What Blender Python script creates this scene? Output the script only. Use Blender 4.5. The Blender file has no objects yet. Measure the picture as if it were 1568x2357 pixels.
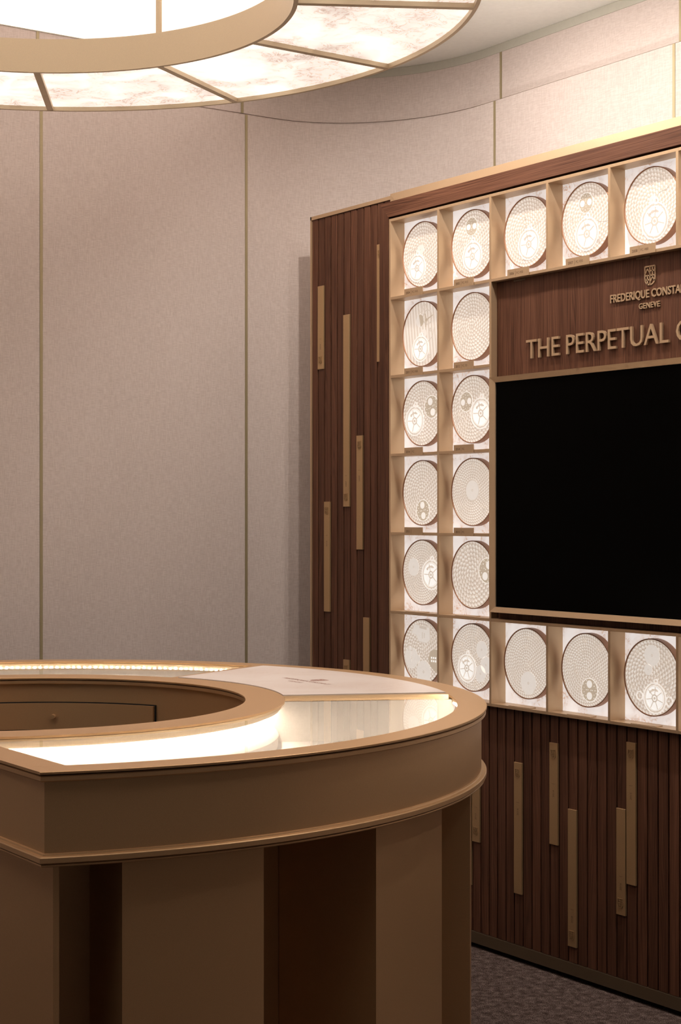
import bpy, bmesh, math, random
from math import sin, cos, pi, radians, asin, atan2, sqrt
from mathutils import Vector, Matrix

random.seed(7)
SC = bpy.context.scene
COL = SC.collection

# ------------------------------------------------------------------ camera
# world frame: origin = centre of the round counter on the floor, X runs along the display wall, Y points into it
cam_d = bpy.data.cameras.new('camera')
cam = bpy.data.objects.new('camera', cam_d); COL.objects.link(cam)
cam.location = (3.709, -1.596, 1.400)
cam.rotation_euler = (radians(90), 0, radians(55.437))
cam_d.sensor_fit = 'HORIZONTAL'; cam_d.sensor_width = 36.0
cam_d.lens = 3824 / 1568 * 36.0
cam_d.shift_y = 7.5 / 1568
cam_d.clip_start = 0.05
SC.camera = cam

# ------------------------------------------------------------------ world, exposure
w = bpy.data.worlds.new('hall_ambience'); SC.world = w; w.use_nodes = True
w.node_tree.nodes['Background'].inputs[0].default_value = (1.0, 0.86, 0.74, 1)
w.node_tree.nodes['Background'].inputs[1].default_value = 0.065
SC.view_settings.view_transform = 'Standard'
SC.view_settings.look = 'None'
SC.view_settings.exposure = 0.46
SC.view_settings.gamma = 1.0
SC.view_settings.use_curve_mapping = False
SC.cycles.use_denoising = True
SC.cycles.max_bounces = 6
SC.cycles.diffuse_bounces = 4
SC.cycles.glossy_bounces = 3
SC.cycles.use_adaptive_sampling = True
SC.cycles.adaptive_threshold = 0.07
SC.cycles.adaptive_min_samples = 12
SC.cycles.transparent_max_bounces = 12
SC.cycles.sample_clamp_indirect = 6.0
SC.cycles.caustics_reflective = False
SC.cycles.caustics_refractive = False

SKY_PANEL = 0.86     # luminous stretch ceiling over the counter
DIFFUSER = 1.3       # backlit stone panels of the ring lamp
STONE_BACK = 0.52    # backlit stone behind the discs
DISC_GLOW = 0.50     # edge-lit engraved discs
SPOT_W = 24.0        # track spotlights before the display wall
LED = 44.0           # strips under the rim of the vitrines
COVE = 16.5          # LED strip on top of the display case, washing the wall

# ------------------------------------------------------------------ material helpers
def mat(name):
    m = bpy.data.materials.new(name); m.use_nodes = True
    nt = m.node_tree
    return m, nt, nt.nodes, nt.links, nt.nodes['Principled BSDF']

def ramp(nodes, stops):
    r = nodes.new('ShaderNodeValToRGB')
    els = r.color_ramp.elements
    while len(els) < len(stops): els.new(0.5)
    for e, (p, c) in zip(els, stops):
        e.position = p; e.color = (*c, 1) if len(c) == 3 else c
    return r

def brass(name, col, rough=0.42, metal=0.75, bump=0.02, scale=900):
    m, nt, N, L, b = mat(name)
    tc = N.new('ShaderNodeTexCoord'); n = N.new('ShaderNodeTexNoise')
    n.inputs['Scale'].default_value = scale; n.inputs['Detail'].default_value = 2
    L.new(tc.outputs['Object'], n.inputs['Vector'])
    r = ramp(N, [(0.3, tuple(c * 0.93 for c in col)), (0.7, tuple(min(1, c * 1.05) for c in col))])
    L.new(n.outputs['Fac'], r.inputs[0]); L.new(r.outputs[0], b.inputs['Base Color'])
    b.inputs['Metallic'].default_value = metal; b.inputs['Roughness'].default_value = rough
    bp = N.new('ShaderNodeBump'); bp.inputs['Strength'].default_value = bump; bp.inputs['Distance'].default_value = 0.001
    L.new(n.outputs['Fac'], bp.inputs['Height']); L.new(bp.outputs[0], b.inputs['Normal'])
    return m

def plain(name, col, rough=0.6, metal=0.0, spec=0.5):
    m, nt, N, L, b = mat(name)
    tc = N.new('ShaderNodeTexCoord'); n = N.new('ShaderNodeTexNoise'); n.inputs['Scale'].default_value = 60
    L.new(tc.outputs['Object'], n.inputs['Vector'])
    r = ramp(N, [(0.3, tuple(c * 0.96 for c in col)), (0.7, col)])
    L.new(n.outputs['Fac'], r.inputs[0]); L.new(r.outputs[0], b.inputs['Base Color'])
    b.inputs['Roughness'].default_value = rough; b.inputs['Metallic'].default_value = metal
    b.inputs['Specular IOR Level'].default_value = spec
    return m

def wood(name, axis):
    """Walnut veneer with the grain along axis ('X' or 'Z'); every object reads another piece of the log."""
    m, nt, N, L, b = mat(name)
    tc = N.new('ShaderNodeTexCoord'); oi = N.new('ShaderNodeObjectInfo')
    mul = N.new('ShaderNodeMath'); mul.operation = 'MULTIPLY'; mul.inputs[1].default_value = 37.0
    L.new(oi.outputs['Random'], mul.inputs[0])
    cmb = N.new('ShaderNodeCombineXYZ')
    for i in range(3): L.new(mul.outputs[0], cmb.inputs[i])
    add = N.new('ShaderNodeVectorMath'); add.operation = 'ADD'
    L.new(tc.outputs['Object'], add.inputs[0]); L.new(cmb.outputs[0], add.inputs[1])
    def noise(sx, sz, det=3, rough=0.55):
        mp = N.new('ShaderNodeMapping')
        mp.inputs['Scale'].default_value = (sx, sx, sz) if axis == 'Z' else (sz, sx, sx)
        L.new(add.outputs[0], mp.inputs[0])
        n = N.new('ShaderNodeTexNoise'); n.inputs['Scale'].default_value = 1.0
        n.inputs['Detail'].default_value = det; n.inputs['Roughness'].default_value = rough
        L.new(mp.outputs[0], n.inputs['Vector']); return n
    base = noise(9.0, 0.9, 2)                      # slow drift that bends the rings into cathedrals
    sep = N.new('ShaderNodeSeparateXYZ'); L.new(add.outputs[0], sep.inputs[0])
    across = sep.outputs['X' if axis == 'Z' else 'Z']
    a1 = N.new('ShaderNodeMath'); a1.operation = 'MULTIPLY_ADD'
    L.new(base.outputs['Fac'], a1.inputs[0]); a1.inputs[1].default_value = 0.14; L.new(across, a1.inputs[2])
    a2 = N.new('ShaderNodeMath'); a2.operation = 'MULTIPLY'; L.new(a1.outputs[0], a2.inputs[0]); a2.inputs[1].default_value = 950.0
    a3 = N.new('ShaderNodeMath'); a3.operation = 'SINE'; L.new(a2.outputs[0], a3.inputs[0])
    a4 = N.new('ShaderNodeMath'); a4.operation = 'MULTIPLY_ADD'; L.new(a3.outputs[0], a4.inputs[0]); a4.inputs[1].default_value = 0.065
    fine = noise(420.0, 5.0, 3, 0.6)
    L.new(fine.outputs['Fac'], a4.inputs[2])
    broad = noise(26.0, 1.2, 2)
    a5 = N.new('ShaderNodeMath'); a5.operation = 'MULTIPLY_ADD'; L.new(broad.outputs['Fac'], a5.inputs[0]); a5.inputs[1].default_value = 0.5
    L.new(a4.outputs[0], a5.inputs[2])
    r = ramp(N, [(0.42, (0.032, 0.0115, 0.0055)), (0.70, (0.092, 0.037, 0.020)), (0.98, (0.155, 0.068, 0.039))])
    L.new(a5.outputs[0], r.inputs[0])
    hs = N.new('ShaderNodeHueSaturation'); L.new(r.outputs[0], hs.inputs['Color'])
    mr = N.new('ShaderNodeMapRange'); mr.inputs['To Min'].default_value = 0.86; mr.inputs['To Max'].default_value = 1.14
    L.new(oi.outputs['Random'], mr.inputs['Value']); L.new(mr.outputs[0], hs.inputs['Value'])
    L.new(hs.outputs[0], b.inputs['Base Color'])
    b.inputs['Roughness'].default_value = 0.55; b.inputs['Specular IOR Level'].default_value = 0.18
    bp = N.new('ShaderNodeBump'); bp.inputs['Strength'].default_value = 0.12; bp.inputs['Distance'].default_value = 0.001
    L.new(fine.outputs['Fac'], bp.inputs['Height']); L.new(bp.outputs[0], b.inputs['Normal'])
    return m

def fabric(name, dark, light):
    m, nt, N, L, b = mat(name)
    tc = N.new('ShaderNodeTexCoord')
    def thread(sx, sy, sz):
        mp = N.new('ShaderNodeMapping'); mp.inputs['Scale'].default_value = (sx, sy, sz); L.new(tc.outputs['Object'], mp.inputs[0])
        n = N.new('ShaderNodeTexNoise'); n.inputs['Scale'].default_value = 1; n.inputs['Detail'].default_value = 2
        L.new(mp.outputs[0], n.inputs['Vector']); return n
    v = thread(480, 480, 36); h = thread(42, 42, 480); c = thread(3, 3, 2)
    mx = N.new('ShaderNodeMath'); mx.operation = 'ADD'; L.new(v.outputs['Fac'], mx.inputs[0]); L.new(h.outputs['Fac'], mx.inputs[1])
    m2 = N.new('ShaderNodeMath'); m2.operation = 'MULTIPLY_ADD'; L.new(c.outputs['Fac'], m2.inputs[0]); m2.inputs[1].default_value = 0.18; L.new(mx.outputs[0], m2.inputs[2])
    r = ramp(N, [(0.72, dark), (1.0, tuple((a + q) / 2 for a, q in zip(dark, light))), (1.0, light)])
    r.color_ramp.elements[1].position = 0.92; r.color_ramp.elements[2].position = 1.0
    half = N.new('ShaderNodeMath'); half.operation = 'MULTIPLY'; L.new(m2.outputs[0], half.inputs[0]); half.inputs[1].default_value = 0.84
    L.new(half.outputs[0], r.inputs[0]); L.new(r.outputs[0], b.inputs['Base Color'])
    b.inputs['Roughness'].default_value = 0.95; b.inputs['Specular IOR Level'].default_value = 0.15
    bp = N.new('ShaderNodeBump'); bp.inputs['Strength'].default_value = 0.25; bp.inputs['Distance'].default_value = 0.0015
    L.new(mx.outputs[0], bp.inputs['Height']); L.new(bp.outputs[0], b.inputs['Normal'])
    return m

def stone(name, base, vein, scale, emission=0.0, cloud=None, vein_amt=0.5):
    """Pale quartzite with fine russet veins; backlit when emission > 0."""
    m, nt, N, L, b = mat(name)
    tc = N.new('ShaderNodeTexCoord'); oi = N.new('ShaderNodeObjectInfo')
    mul = N.new('ShaderNodeMath'); mul.operation = 'MULTIPLY'; mul.inputs[1].default_value = 23.0; L.new(oi.outputs['Random'], mul.inputs[0])
    cmb = N.new('ShaderNodeCombineXYZ')
    for i in range(3): L.new(mul.outputs[0], cmb.inputs[i])
    add = N.new('ShaderNodeVectorMath'); add.operation = 'ADD'; L.new(tc.outputs['Object'], add.inputs[0]); L.new(cmb.outputs[0], add.inputs[1])
    cl = N.new('ShaderNodeTexNoise'); cl.inputs['Scale'].default_value = scale * 0.35; cl.inputs['Detail'].default_value = 5; cl.inputs['Distortion'].default_value = 0.6
    L.new(add.outputs[0], cl.inputs['Vector'])
    n1 = N.new('ShaderNodeTexNoise'); n1.inputs['Scale'].default_value = scale; n1.inputs['Detail'].default_value = 7; n1.inputs['Roughness'].default_value = 0.62; n1.inputs['Distortion'].default_value = 1.4
    L.new(add.outputs[0], n1.inputs['Vector'])
    d = N.new('ShaderNodeMath'); d.operation = 'SUBTRACT'; L.new(n1.outputs['Fac'], d.inputs[0]); d.inputs[1].default_value = 0.5
    ab = N.new('ShaderNodeMath'); ab.operation = 'ABSOLUTE'; L.new(d.outputs[0], ab.inputs[0])
    vr = ramp(N, [(0.0, (1, 1, 1)), (0.034, (0, 0, 0))]); L.new(ab.outputs[0], vr.inputs[0])
    gate = ramp(N, [(0.40, (0, 0, 0)), (0.60, (1, 1, 1))]); L.new(cl.outputs['Fac'], gate.inputs[0])
    vm = N.new('ShaderNodeMath'); vm.operation = 'MULTIPLY'; L.new(vr.outputs[0], vm.inputs[0]); L.new(gate.outputs[0], vm.inputs[1])
    vs = N.new('ShaderNodeMath'); vs.operation = 'MULTIPLY'; L.new(vm.outputs[0], vs.inputs[0]); vs.inputs[1].default_value = vein_amt
    cr = ramp(N, [(0.35, base), (0.72, cloud or tuple(c * 0.86 for c in base))]); L.new(cl.outputs['Fac'], cr.inputs[0])
    mix = N.new('ShaderNodeMix'); mix.data_type = 'RGBA'
    L.new(vs.outputs[0], mix.inputs[0]); L.new(cr.outputs[0], mix.inputs[6]); mix.inputs[7].default_value = (*vein, 1)
    L.new(mix.outputs[2], b.inputs['Base Color']); b.inputs['Roughness'].default_value = 0.3
    if emission > 0:
        L.new(mix.outputs[2], b.inputs['Emission Color']); b.inputs['Emission Strength'].default_value = emission
        b.inputs['Roughness'].default_value = 0.45
    return m

def emitter(name, col, s):
    m, nt, N, L, b = mat(name)
    b.inputs['Base Color'].default_value = (*col, 1); b.inputs['Emission Color'].default_value = (*col, 1)
    b.inputs['Emission Strength'].default_value = s
    return m

def pane_glass(name):
    m, nt, N, L, b = mat(name); N.remove(b)
    tr = N.new('ShaderNodeBsdfTransparent'); tr.inputs[0].default_value = (0.985, 0.985, 0.98, 1)
    gl = N.new('ShaderNodeBsdfGlossy'); gl.inputs['Roughness'].default_value = 0.0
    fr = N.new('ShaderNodeFresnel'); fr.inputs['IOR'].default_value = 1.5
    ge = N.new('ShaderNodeNewGeometry'); inv = N.new('ShaderNodeMath'); inv.operation = 'SUBTRACT'; inv.inputs[0].default_value = 1.0; L.new(ge.outputs['Backfacing'], inv.inputs[1])
    front = N.new('ShaderNodeMath'); front.operation = 'MULTIPLY'; L.new(fr.outputs[0], front.inputs[0]); L.new(inv.outputs[0], front.inputs[1])
    mx = N.new('ShaderNodeMixShader'); L.new(front.outputs[0], mx.inputs[0]); L.new(tr.outputs[0], mx.inputs[1]); L.new(gl.outputs[0], mx.inputs[2])
    L.new(mx.outputs[0], N['Material Output'].inputs[0])
    return m

def engraved(name, kind, pitch=0.0115, dark=(0.66, 0.54, 0.435), light=(1.0, 0.915, 0.84), glow=None):
    """Edge-lit engraved glass: rows of overlapping ground scales ('pearl') or straight ground stripes."""
    m, nt, N, L, b = mat(name)
    tc = N.new('ShaderNodeTexCoord'); sp = N.new('ShaderNodeSeparateXYZ'); L.new(tc.outputs['Object'], sp.inputs[0])
    def mth(op, a, bb=None, c=None):
        n = N.new('ShaderNodeMath'); n.operation = op
        for i, v in enumerate((a, bb, c)):
            if v is None: continue
            if isinstance(v, (int, float)): n.inputs[i].default_value = v
            else: L.new(v, n.inputs[i])
        return n.outputs[0]
    x, z = sp.outputs['X'], sp.outputs['Z']
    if kind == 'pearl':
        xo = mth('ADD', x, 0.006); zo = mth('ADD', z, -0.004)
        rr = mth('SQRT', mth('ADD', mth('MULTIPLY', xo, xo), mth('MULTIPLY', zo, zo)))
        rn = mth('DIVIDE', rr, pitch)
        row = mth('FLOOR', rn); fr = mth('FRACT', rn)
        cnt = mth('ROUND', mth('MULTIPLY', mth('ADD', row, 0.7), 5.4))
        ang = mth('DIVIDE', mth('ARCTAN2', zo, xo), 2 * pi)
        cell = mth('ADD', mth('MULTIPLY', ang, cnt), mth('MULTIPLY', mth('MODULO', row, 2.0), 0.5))
        fc = mth('SUBTRACT', mth('FRACT', mth('ADD', cell, 100.0)), 0.5)
        arch = mth('ADD', fr, mth('MULTIPLY', mth('MULTIPLY', fc, fc), 2.2))      # scalloped lip
        saw = mth('FRACT', arch)
        side = mth('MULTIPLY', mth('ABSOLUTE', mth('ADD', fc, 0.12)), 1.1)
        h = mth('SUBTRACT', saw, side)
        g = N.new('ShaderNodeTexNoise'); g.inputs['Scale'].default_value = 22; L.new(tc.outputs['Object'], g.inputs['Vector'])
        hh = mth('ADD', mth('MULTIPLY', h, mth('ADD', mth('MULTIPLY', g.outputs['Fac'], 1.5), 0.25)), 0.02)
    else:
        st = mth('FRACT', mth('DIVIDE', mth('ADD', x, mth('MULTIPLY', z, 0.12)), 0.016))
        hh = mth('MULTIPLY', st, 0.7)
    r = ramp(N, [(0.02, dark), (0.32, tuple((a + q) / 2 for a, q in zip(dark, light))), (0.75, light)])
    L.new(hh, r.inputs[0])
    dm = N.new('ShaderNodeMix'); dm.data_type = 'RGBA'; dm.blend_type = 'MULTIPLY'; dm.inputs[0].default_value = 1.0; L.new(r.outputs[0], dm.inputs[6]); dm.inputs[7].default_value = (0.6, 0.6, 0.6, 1); L.new(dm.outputs[2], b.inputs['Base Color'])
    L.new(r.outputs[0], b.inputs['Emission Color']); b.inputs['Emission Strength'].default_value = DISC_GLOW if glow is None else glow
    b.inputs['Roughness'].default_value = 0.35; b.inputs['Coat Weight'].default_value = 1.0; b.inputs['Coat Roughness'].default_value = 0.02
    bp = N.new('ShaderNodeBump'); bp.inputs['Strength'].default_value = 0.35; bp.inputs['Distance'].default_value = 0.0015
    L.new(hh, bp.inputs['Height']); L.new(bp.outputs[0], b.inputs['Normal'])
    return m

def glow_glass(name, col, s):
    m, nt, N, L, b = mat(name)
    tc = N.new('ShaderNodeTexCoord'); n = N.new('ShaderNodeTexNoise'); n.inputs['Scale'].default_value = 140; L.new(tc.outputs['Object'], n.inputs['Vector'])
    r = ramp(N, [(0.3, tuple(c * 0.94 for c in col)), (0.7, col)]); L.new(n.outputs['Fac'], r.inputs[0])
    b.inputs['Base Color'].default_value = (*[c * 0.5 for c in col], 1); L.new(r.outputs[0], b.inputs['Emission Color'])
    b.inputs['Emission Strength'].default_value = s; b.inputs['Roughness'].default_value = 0.3
    return m

M = {}
M['brass'] = brass('satin_brass', (0.60, 0.425, 0.265), 0.42, 0.65)
M['brass_lamp'] = brass('champagne_brass', (0.70, 0.565, 0.39), 0.45, 0.4)
M['brass_plaque'] = brass('plaque_brass', (0.50, 0.325, 0.165), 0.45, 0.6)
M['bronze'] = brass('bronze_lacquer', (0.645, 0.405, 0.21), 0.42, 0.6, 0.012)
M['bronze_dark'] = brass('dark_bronze', (0.16, 0.115, 0.07), 0.5, 0.6)
M['engrave'] = plain('engraved_line', (0.16, 0.09, 0.045), 0.6)
M['wood_v'] = wood('walnut_upright', 'Z')
M['wood_h'] = wood('walnut_level', 'X')
M['dark'] = plain('black_backing', (0.012, 0.009, 0.008), 0.9)
M['fabric'] = fabric('linen_wallcovering', (0.580, 0.490, 0.450), (0.670, 0.580, 0.540))
M['trim'] = brass('olive_brass_trim', (0.42, 0.35, 0.21), 0.5, 0.5)
M['plaster'] = plain('matt_plaster', (0.90, 0.885, 0.83), 0.9, 0, 0.1)
M['band'] = plain('shaded_plaster', (0.52, 0.50, 0.43), 0.9, 0, 0.1)  # plaster strip under the ceiling, its shade put into a darker grey colour
M['carpet'] = None
M['diffuser'] = stone('backlit_quartzite', (0.72, 0.63, 0.56), (0.19, 0.11, 0.065), 17, DIFFUSER, (0.42, 0.345, 0.30), 0.62)
M['stone_back'] = stone('backlit_stone_panel', (1.0, 0.93, 0.89), (0.50, 0.25, 0.13), 44, STONE_BACK, (0.90, 0.80, 0.745), 0.95)
M['slab'] = stone('pale_pink_marble', (0.88, 0.785, 0.73), (0.72, 0.58, 0.50), 14, 0, (0.82, 0.70, 0.635), 0.35)
M['ink'] = plain('rose_print', (0.45, 0.25, 0.20), 0.6)
M['copper'] = brass('copper_rim', (0.40, 0.20, 0.11), 0.45, 0.35)
M['screen'] = plain('black_screen', (0.0012, 0.001, 0.0008), 0.30, 0, 0.02)
M['glass'] = pane_glass('clear_pane')
M['liner'] = plain('white_leather_liner', (0.86, 0.82, 0.78), 0.7, 0, 0.2)
M['led'] = emitter('warm_led', (1.0, 0.86, 0.68), LED)
M['sky_panel'] = emitter('luminous_membrane', (1.0, 0.87, 0.77), SKY_PANEL)
M['led_dot'] = emitter('warm_led_diode', (1.0, 0.86, 0.68), LED * 5)
M['cove'] = emitter('cove_led', (1.0, 0.95, 0.90), COVE)
M['lens'] = emitter('downlight_lens', (1.0, 0.93, 0.85), 12.0)
M['pearl'] = engraved('engraved_scales', 'pearl', 0.0112)
M['pearl_fine'] = engraved('engraved_fine_scales', 'pearl', 0.0086)
M['pearl_coarse'] = engraved('engraved_coarse_scales', 'pearl', 0.0136)
M['stripe'] = engraved('engraved_stripes', 'stripe')
M['g_smooth'] = glow_glass('frosted_glass', (0.93, 0.845, 0.765), DISC_GLOW * 0.95)
M['g_white'] = glow_glass('polished_glass', (1.0, 0.96, 0.91), DISC_GLOW * 1.22)
M['g_line'] = glow_glass('cut_glass_edge', (0.97, 0.90, 0.83), DISC_GLOW * 1.08)
M['g_tan'] = glow_glass('tan_printed_glass', (0.62, 0.50, 0.375), DISC_GLOW * 0.95)
M['g_shade'] = glow_glass('ground_glass', (0.76, 0.65, 0.55), DISC_GLOW * 0.95)

def carpet():
    m, nt, N, L, b = mat('loop_pile_carpet')
    tc = N.new('ShaderNodeTexCoord')
    n = N.new('ShaderNodeTexNoise'); n.inputs['Scale'].default_value = 330; n.inputs['Detail'].default_value = 3; n.inputs['Roughness'].default_value = 0.7
    L.new(tc.outputs['Object'], n.inputs['Vector'])
    n2 = N.new('ShaderNodeTexNoise'); n2.inputs['Scale'].default_value = 45; n2.inputs['Detail'].default_value = 2
    L.new(tc.outputs['Object'], n2.inputs['Vector'])
    ad = N.new('ShaderNodeMath'); ad.operation = 'MULTIPLY_ADD'; L.new(n2.outputs['Fac'], ad.inputs[0]); ad.inputs[1].default_value = 0.35; L.new(n.outputs['Fac'], ad.inputs[2])
    r = ramp(N, [(0.50, (0.022, 0.013, 0.010)), (0.68, (0.12, 0.082, 0.070)), (0.86, (0.40, 0.31, 0.28))])
    L.new(ad.outputs[0], r.inputs[0]); L.new(r.outputs[0], b.inputs['Base Color'])
    b.inputs['Roughness'].default_value = 1.0; b.inputs['Specular IOR Level'].default_value = 0.05
    bp = N.new('ShaderNodeBump'); bp.inputs['Strength'].default_value = 0.9; bp.inputs['Distance'].default_value = 0.006
    L.new(n.outputs['Fac'], bp.inputs['Height']); L.new(bp.outputs[0], b.inputs['Normal'])
    return m
M['carpet'] = carpet()

# ------------------------------------------------------------------ object helpers
def link(name, me, material, parent=None, smooth=None):
    if material is not None and not me.materials: me.materials.append(M[material])
    o = bpy.data.objects.new(name, me); COL.objects.link(o)
    if parent is not None: o.parent = parent
    if smooth is not None:
        for p in me.polygons: p.use_smooth = True
        me.set_sharp_from_angle(angle=radians(smooth))
    return o

def from_py(name, V, F, material, parent=None, smooth=None):
    me = bpy.data.meshes.new(name); me.from_pydata([tuple(v) for v in V], [], F)
    bm = bmesh.new(); bm.from_mesh(me); bmesh.ops.recalc_face_normals(bm, faces=bm.faces); bm.to_mesh(me); bm.free()
    me.update()
    return link(name, me, material, parent, smooth)

def from_bm(name, bm, material, parent=None, smooth=None):
    bmesh.ops.recalc_face_normals(bm, faces=bm.faces)
    me = bpy.data.meshes.new(name); bm.to_mesh(me); bm.free()
    return link(name, me, material, parent, smooth)

def box_bm(bm, x0, x1, y0, y1, z0, z1):
    v = [bm.verts.new(p) for p in ((x0, y0, z0), (x1, y0, z0), (x1, y1, z0), (x0, y1, z0), (x0, y0, z1), (x1, y0, z1), (x1, y1, z1), (x0, y1, z1))]
    for f in ((0, 3, 2, 1), (4, 5, 6, 7), (0, 1, 5, 4), (1, 2, 6, 5), (2, 3, 7, 6), (3, 0, 4, 7)): bm.faces.new([v[i] for i in f])
    return v

def box(name, x0, x1, y0, y1, z0, z1, material, parent=None, bevel=0.0):
    bm = bmesh.new(); box_bm(bm, x0, x1, y0, y1, z0, z1)
    if bevel > 0: bmesh.ops.bevel(bm, geom=bm.edges[:], offset=bevel, segments=1, affect='EDGES')
    return from_bm(name, bm, material, parent)

def empty(name, loc=(0, 0, 0)):
    o = bpy.data.objects.new(name, None); COL.objects.link(o); o.location = loc; o.empty_display_size = 0.05
    return o

def tag(o, label=None, cat=None, group=None, kind=None):
    if label: o['label'] = label
    if cat: o['category'] = cat
    if group: o['group'] = group
    if kind: o['kind'] = kind
    return o

def prism(name, poly, z0, z1, material, parent=None, smooth=None):
    """Plan polygon (x, y) raised from z0 to z1."""
    n = len(poly)
    V = [(x, y, z0) for x, y in poly] + [(x, y, z1) for x, y in poly]
    F = [tuple(range(n))[::-1], tuple(range(n, 2 * n))] + [(i, (i + 1) % n, n + (i + 1) % n, n + i) for i in range(n)]
    return from_py(name, V, F, material, parent, smooth)

def sector(name, r0, r1, a0, a1, z0, z1, material, parent=None, step=1.5, smooth=30):
    """Annular sector solid, angles in degrees."""
    n = max(2, int(math.ceil(abs(a1 - a0) / step)) + 1); V = []; F = []
    for i in range(n):
        a = radians(a0 + (a1 - a0) * i / (n - 1))
        for r, z in ((r0, z0), (r1, z0), (r1, z1), (r0, z1)): V.append((r * cos(a), r * sin(a), z))
    for i in range(n - 1):
        for k in range(4): F.append((4 * i + k, 4 * i + (k + 1) % 4, 4 * i + 4 + (k + 1) % 4, 4 * i + 4 + k))
    F += [(0, 1, 2, 3), (4 * n - 4, 4 * n - 3, 4 * n - 2, 4 * n - 1)]
    return from_py(name, V, F, material, parent, smooth)

def cut_sweep(name, prof, yc, material, parent=None, n=150, a_from=None, a_to=None, smooth=30):
    """Closed (r, z) profile revolved and cut off at the plane y = yc at both ends (or at the given angle in degrees)."""
    V = []; F = []; k = len(prof)
    for i in range(n):
        s = i / (n - 1)
        for r, z in prof:
            b0 = asin(yc / r)
            lo = b0 if a_from is None else radians(a_from); hi = (pi - b0) if a_to is None else radians(a_to)
            a = lo + (hi - lo) * s
            V.append((r * cos(a), r * sin(a), z))
    for i in range(n - 1):
        for j in range(k): F.append((k * i + j, k * i + (j + 1) % k, k * i + k + (j + 1) % k, k * i + k + j))
    F += [tuple(range(k)), tuple(range(k * (n - 1), k * n))]
    return from_py(name, V, F, material, parent, smooth)

def ring_loop(d, Ro, Ri, yc, n=140):
    """C-shaped plan outline grown outward by d on every side."""
    ro, ri, y = Ro + d, Ri - d, yc - d
    a, b = asin(y / ro), asin(y / ri)
    P = [(ro * cos(a + (pi - 2 * a) * i / (n - 1)), ro * sin(a + (pi - 2 * a) * i / (n - 1))) for i in range(n)]
    P += [(ri * cos(pi - b - (pi - 2 * b) * i / (n - 1)), ri * sin(pi - b - (pi - 2 * b) * i / (n - 1))) for i in range(n)]
    return P

def moulding(name, prof, Ro, Ri, yc, material, parent=None, smooth=28):
    """(offset, z) profile carried round the whole C-shaped outline."""
    V = []; F = []; m = None
    for d, z in prof:
        P = ring_loop(d, Ro, Ri, yc); m = len(P); V += [(x, y, z) for x, y in P]
    for j in range(len(prof) - 1):
        for i in range(m): F.append((j * m + i, j * m + (i + 1) % m, (j + 1) * m + (i + 1) % m, (j + 1) * m + i))
    return from_py(name, V, F, material, parent, smooth)

def text_mesh(body, bold=0.0, depth=0.0):
    cu = bpy.data.curves.new('lettering', 'FONT'); cu.body = body; cu.size = 1.0; cu.offset = bold; cu.extrude = depth; cu.resolution_u = 3
    o = bpy.data.objects.new('lettering', cu); COL.objects.link(o)
    bpy.context.view_layer.update()
    dg = bpy.context.evaluated_depsgraph_get()
    me = bpy.data.meshes.new_from_object(o.evaluated_get(dg))
    bpy.data.objects.remove(o); bpy.data.curves.remove(cu)
    return me

def islands(me):
    bm = bmesh.new(); bm.from_mesh(me); bmesh.ops.remove_doubles(bm, verts=bm.verts, dist=1e-5)
    seen = set(); out = []
    for v in bm.verts:
        if v in seen: continue
        st = [v]; comp = []; seen.add(v)
        while st:
            q = st.pop(); comp.append(q)
            for e in q.link_edges:
                o = e.other_vert(q)
                if o not in seen: seen.add(o); st.append(o)
        idx = {q: i for i, q in enumerate(comp)}; fs = {f for q in comp for f in q.link_faces}
        out.append(([q.co.copy() for q in comp], [[idx[q] for q in f.verts] for f in fs]))
    bm.free()
    out.sort(key=lambda c: min(p.x for p in c[0]))
    return out

# ------------------------------------------------------------------ floor, ceiling
H_CEIL = 3.144
fl = box('floor', -2.4, 6.5, -5.5, 3.2, -0.05, 0.0, 'carpet'); tag(fl, 'dark taupe loop pile carpet on the floor', 'floor', kind='structure')
ce = box('ceiling', -2.4, 6.5, -5.5, 3.2, H_CEIL, H_CEIL + 0.1, 'plaster'); tag(ce, 'flat pale grey plaster ceiling', 'ceiling', kind='structure')

# luminous membrane in the ceiling over the counter, running up to the left wall
def round_rect(x0, x1, y0, y1, rs, n=16):
    P = []
    for (cx_, cy_, a0), r in zip(((x1, y1, 0), (x0, y1, 90), (x0, y0, 180), (x1, y0, 270)), rs):
        ox, oy = (cx_ - r if cx_ == x1 else cx_ + r), (cy_ - r if cy_ == y1 else cy_ + r)
        P += [(ox + r * cos(radians(a0 + 90 * i / n)), oy + r * sin(radians(a0 + 90 * i / n))) for i in range(n + 1)]
    return P
cp = round_rect(-1.7395, 2.3, -2.4, 1.62, (0.5, 0.05, 0.05, 0.5))
lc = prism('luminous_ceiling', cp, H_CEIL - 0.029, H_CEIL - 0.0005, 'sky_panel')
tag(lc, 'glowing white membrane in the ceiling above the ring lamp', 'ceiling light', kind='structure')

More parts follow.
